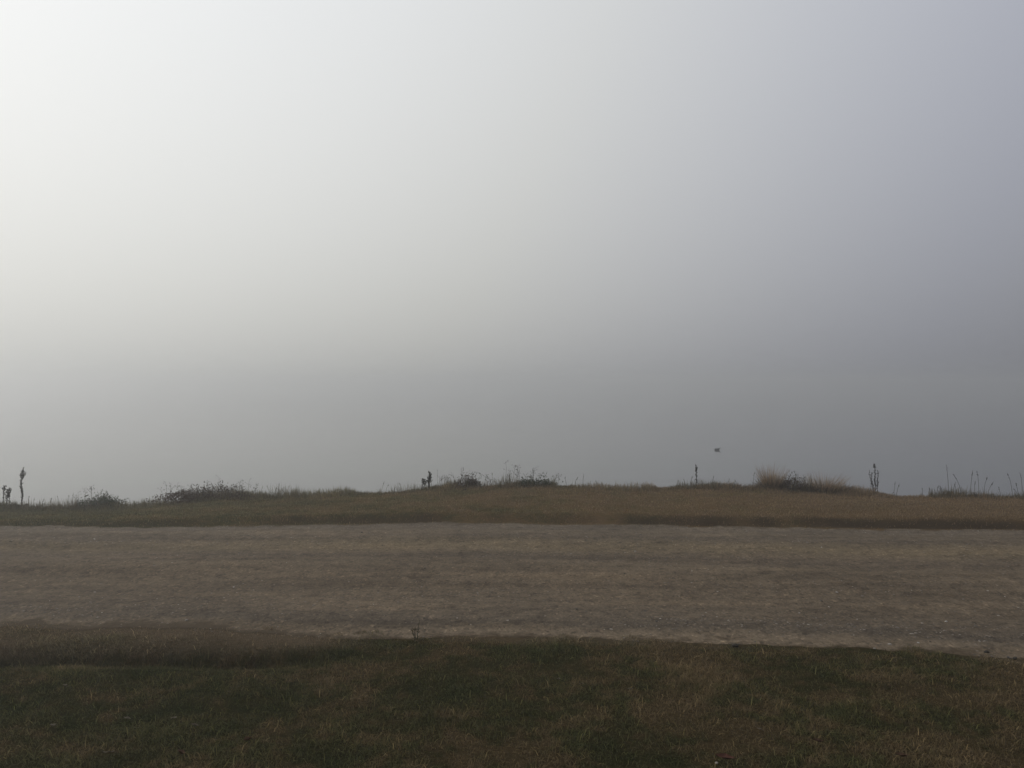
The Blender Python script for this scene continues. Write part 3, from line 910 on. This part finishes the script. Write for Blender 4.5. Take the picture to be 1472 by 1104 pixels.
stalks('grass_stalk', [(838, 19, 1, 6), (814, 15, -2, 8), (826, 14, 4, 7), (858, 10, -1, 4)], 'few short stalks right of the green weed patch at centre', 830)
stalks('grass_stalk', [(548, 17, 4, 7), (554, 13, 4, 7), (577, 16, -2, 6)], 'short thin stalks on the bank left of the curly weed', 556)
stalks('grass_stalk', [(376, 17, 2, 6), (388, 18, -3, 6), (400, 21, 2, 7), (415, 17, 0, 7), (394, 14, 4, 5), (421, 12, 5, 5)], 'thin stalks at the right end of the bramble bush', 398)
stalks('grass_stalk', [(41, 18, 1, 6), (46, 15, 2, 7), (58, 13, 4, 7), (70, 15, 3, 7), (86, 18, -2, 6), (96, 20, 2, 6), (102, 23, 2, 6)], 'row of short thin stalks between the tall spike and the olive bush', 70)

# --- small green weed at the near road edge
X_, Y_, Z_ = at(599, 921)
r = empty('green_weed', (X_, Y_, Z_))
pts = wander(Z0, (.018, 0, .135), 6, .004)
st = P(); st.tube(pts, .0028, .0012)
pts2 = wander((-.008, 0, 0), (-.030, .01, .065), 5, .003); st.tube(pts2, .0022, .0012)
pts3 = wander((-.004, 0, 0), (-.016, -.01, .075), 5, .003); st.tube(pts3, .0022, .0012)
st.build('stem', 'greenleaf', r)
lf = P()
for pp, k0 in ((pts, 16), (pts2, 12), (pts3, 12)):
    for k in range(k0):
        b = along(pp, U(.1, 1)); a = U(0, 6.28)
        lf.leaf(b, (math.cos(a), math.sin(a), U(.4, 1.6)), U(.014, .030), U(.004, .008))
for k in range(18):
    a = U(0, 6.28); lf.leaf((U(-.03, .02), U(-.02, .02), 0), (math.cos(a), math.sin(a), .6), U(.02, .045), U(.005, .01))
lf.build('leaf', 'tall', r)
tag(r, 'small upright green weed growing where the lawn meets the gravel', 'weed')

# ------------------------------------------------------------------ waterbird
DY = (CAMH - WZ) * F / (647.0 - CY)
DX = (1031 - CX) / F * DY
r = empty('waterbird', (DX, DY, WZ))
def spine_mesh(name, rings, mat, parent, k=14):
    V_, F_ = [], []
    n = len(rings)
    for i, (c, ry, rz, tilt) in enumerate(rings):
        for j in range(k):
            a = 2 * math.pi * j / k
            off = math.sin(a) * rz
            V_.append((c[0] - off * math.sin(tilt), c[1] + math.cos(a) * ry, c[2] + off * math.cos(tilt)))
    for i in range(n - 1):
        for j in range(k):
            F_.append((i * k + j, i * k + (j + 1) % k, (i + 1) * k + (j + 1) % k, (i + 1) * k + j))
    V_ += [tuple(rings[0][0]), tuple(rings[-1][0])]
    T_ = [(n * k, (j + 1) % k, j) for j in range(k)] + [(n * k + 1, (n - 1) * k + j, (n - 1) * k + (j + 1) % k) for j in range(k)]
    o = mesh_np(name, np.array(V_), [np.array(F_), np.array(T_)], M[mat], parent)
    sm = o.modifiers.new('sub', 'SUBSURF'); sm.levels = 1; sm.render_levels = 2
    return o
spine_mesh('body', [((-.175, 0, .050), .012, .006, 0), ((-.150, 0, .048), .030, .016, 0), ((-.110, 0, .038), .055, .045, 0), ((-.05, 0, .030), .078, .072, 0),
                    ((.02, 0, .028), .082, .078, 0), ((.08, 0, .032), .070, .072, -.15), ((.118, 0, .048), .048, .056, -.6), ((.136, 0, .080), .030, .034, -1.2),
                    ((.142, 0, .108), .024, .026, -1.4), ((.150, 0, .130), .027, .027, -1.0), ((.162, 0, .142), .029, .028, -.4), ((.180, 0, .140), .022, .020, 0),
                    ((.190, 0, .137), .012, .011, 0)], 'feather', r)
spine_mesh('bill', [((.184, 0, .137), .011, .010, 0), ((.200, 0, .133), .008, .007, 0), ((.216, 0, .128), .003, .003, 0)], 'bill', r, 8)
for sgn in (-1, 1):
    spine_mesh('wing', [((-.150, sgn * .030, .066), .004, .004, 0), ((-.10, sgn * .052, .070), .012, .022, 0), ((-.03, sgn * .070, .066), .014, .036, 0),
                        ((.04, sgn * .068, .062), .012, .034, 0), ((.085, sgn * .056, .060), .005, .012, 0)], 'feather', r, 10)
tag(r, 'small dark waterbird floating on the misty water, facing right', 'bird')

# ------------------------------------------------------------------ haze
bm_v = [(-440, -70, -3.7), (440, -70, -3.7), (440, 440, -3.7), (-440, 440, -3.7), (-440, -70, 4.0), (440, -70, 4.0), (440, 440, 4.0), (-440, 440, 4.0)]
bm_f = [(0, 3, 2, 1), (4, 5, 6, 7), (0, 1, 5, 4), (1, 2, 6, 5), (2, 3, 7, 6), (3, 0, 4, 7)]
me = bpy.data.meshes.new('haze'); me.from_pydata(bm_v, [], bm_f)
mh = bpy.data.materials.new('fog'); mh.use_nodes = True
nt = mh.node_tree
nt.nodes.remove(nt.nodes['Principled BSDF'])
pv = nt.nodes.new('ShaderNodeVolumePrincipled')
pv.inputs['Color'].default_value = (.88, .885, .885, 1)
pv.inputs['Density'].default_value = .009
pv.inputs['Anisotropy'].default_value = .74
nt.links.new(pv.outputs[0], nt.nodes['Material Output'].inputs['Volume'])
me.materials.append(mh)
ho = bpy.data.objects.new('haze', me); COL.objects.link(ho); tag(ho, kind='stuff')
ho['label'] = 'pale fog lying over the lake and bank'; ho['category'] = 'fog'

# ------------------------------------------------------------------ light: a foggy morning sky, bright towards a veiled sun up on the left
SAZ, SEL = -57.2, 30.0       # degrees, azimuth from the view axis (+Y), left is negative
sd = np.array([math.sin(R(SAZ)) * math.cos(R(SEL)), math.cos(R(SAZ)) * math.cos(R(SEL)), math.sin(R(SEL))])
w = bpy.data.worlds.new('World'); scene.world = w; w.use_nodes = True
nt = w.node_tree; N, Lk = nt.nodes, nt.links
bg = N['Background']
def mth(op, a, b=None, clamp=False):
    n = N.new('ShaderNodeMath'); n.operation = op; n.use_clamp = clamp
    for i, v_ in enumerate((a, b)):
        if v_ is None: continue
        if isinstance(v_, (int, float)): n.inputs[i].default_value = v_
        else: Lk.new(v_, n.inputs[i])
    return n.outputs[0]
tc = N.new('ShaderNodeTexCoord')
nz = N.new('ShaderNodeVectorMath'); nz.operation = 'NORMALIZE'; Lk.new(tc.outputs['Generated'], nz.inputs[0])
dt = N.new('ShaderNodeVectorMath'); dt.operation = 'DOT_PRODUCT'
Lk.new(nz.outputs[0], dt.inputs[0]); dt.inputs[1].default_value = tuple(sd)
sx = N.new('ShaderNodeSeparateXYZ'); Lk.new(nz.outputs[0], sx.inputs[0])
zz = mth('MAXIMUM', sx.outputs['Z'], 0.0)
W_H, W_T, W_ZS, W_K, W_D0, W_SH = .504, .472, .220, 1.52, .53, 1.19
gl = mth('EXPONENT', mth('MULTIPLY', mth('SUBTRACT', dt.outputs['Value'], W_D0), W_K))       # forward scatter round the sun
vt = mth('ADD', mth('MULTIPLY', mth('SUBTRACT', 1.0, mth('EXPONENT', mth('MULTIPLY', zz, -1.0 / W_ZS))), W_T), W_H)
vt = mth('MULTIPLY', vt, mth('SUBTRACT', 1.0, mth('MULTIPLY', mth('EXPONENT', mth('MULTIPLY', zz, -1.0 / .06)), .075)))   # thickest right at the horizon
lum = mth('MULTIPLY', mth('SUBTRACT', 1.0, mth('EXPONENT', mth('MULTIPLY', mth('MULTIPLY', gl, vt), -1.0 / W_SH))), W_SH)   # soft shoulder: thick fog scatters again
cr = N.new('ShaderNodeValToRGB')
cr.color_ramp.elements[0].position = .12; cr.color_ramp.elements[0].color = (.94, .97, 1.085, 1)
cr.color_ramp.elements[1].position = .56; cr.color_ramp.elements[1].color = (.995, 1.0, .965, 1)
Lk.new(dt.outputs['Value'], cr.inputs['Fac'])
vm = N.new('ShaderNodeVectorMath'); vm.operation = 'SCALE'
c2 = N.new('ShaderNodeValToRGB')
c2.color_ramp.elements[0].position = .10; c2.color_ramp.elements[0].color = (1, 1, 1, 1)
c2.color_ramp.elements[1].position = .45; c2.color_ramp.elements[1].color = (.985, 1.0, 1.045, 1)
Lk.new(zz, c2.inputs['Fac'])
tm = N.new('ShaderNodeVectorMath'); tm.operation = 'MULTIPLY'
Lk.new(cr.outputs['Color'], tm.inputs[0]); Lk.new(c2.outputs['Color'], tm.inputs[1])
Lk.new(tm.outputs[0], vm.inputs[0]); Lk.new(lum, vm.inputs['Scale'])
sky = N.new('ShaderNodeTexSky'); sky.sky_type = 'NISHITA'; sky.sun_disc = False
sky.sun_elevation = R(SEL); sky.sun_rotation = R(SAZ)
sky.dust_density = 6.0; sky.air_density = 1.0; sky.ozone_density = 1.0
sc_ = N.new('ShaderNodeVectorMath'); sc_.operation = 'SCALE'; sc_.inputs['Scale'].default_value = .003    # what little blue sky gets through the fog
Lk.new(sky.outputs[0], sc_.inputs[0])
ad = N.new('ShaderNodeVectorMath'); ad.operation = 'ADD'
Lk.new(vm.outputs[0], ad.inputs[0]); Lk.new(sc_.outputs[0], ad.inputs[1])
Lk.new(ad.outputs[0], bg.inputs['Color']); bg.inputs['Strength'].default_value = 1.0

sl = bpy.data.lights.new('sun', 'SUN'); sl.energy = 1.0; sl.angle = R(30); sl.color = (1, .97, .92)
so = bpy.data.objects.new('sun', sl); COL.objects.link(so)
from mathutils import Vector
so.rotation_euler = Vector(sd).to_track_quat('Z', 'Y').to_euler()

# ------------------------------------------------------------------ render settings
vsn = scene.view_settings
scene.display_settings.display_device = 'sRGB'
vsn.view_transform = 'Standard'; vsn.look = 'None'; vsn.exposure = 0.0; vsn.gamma = 1.0; vsn.use_curve_mapping = False
cy = scene.cycles
cy.use_denoising = True
cy.denoiser = 'OPENIMAGEDENOISE'
cy.denoising_prefilter = 'ACCURATE'
cy.use_adaptive_sampling = False
cy.volume_bounces = 1
cy.max_bounces = 6; cy.diffuse_bounces = 3; cy.transparent_max_bounces = 8
cy.sample_clamp_indirect = 4
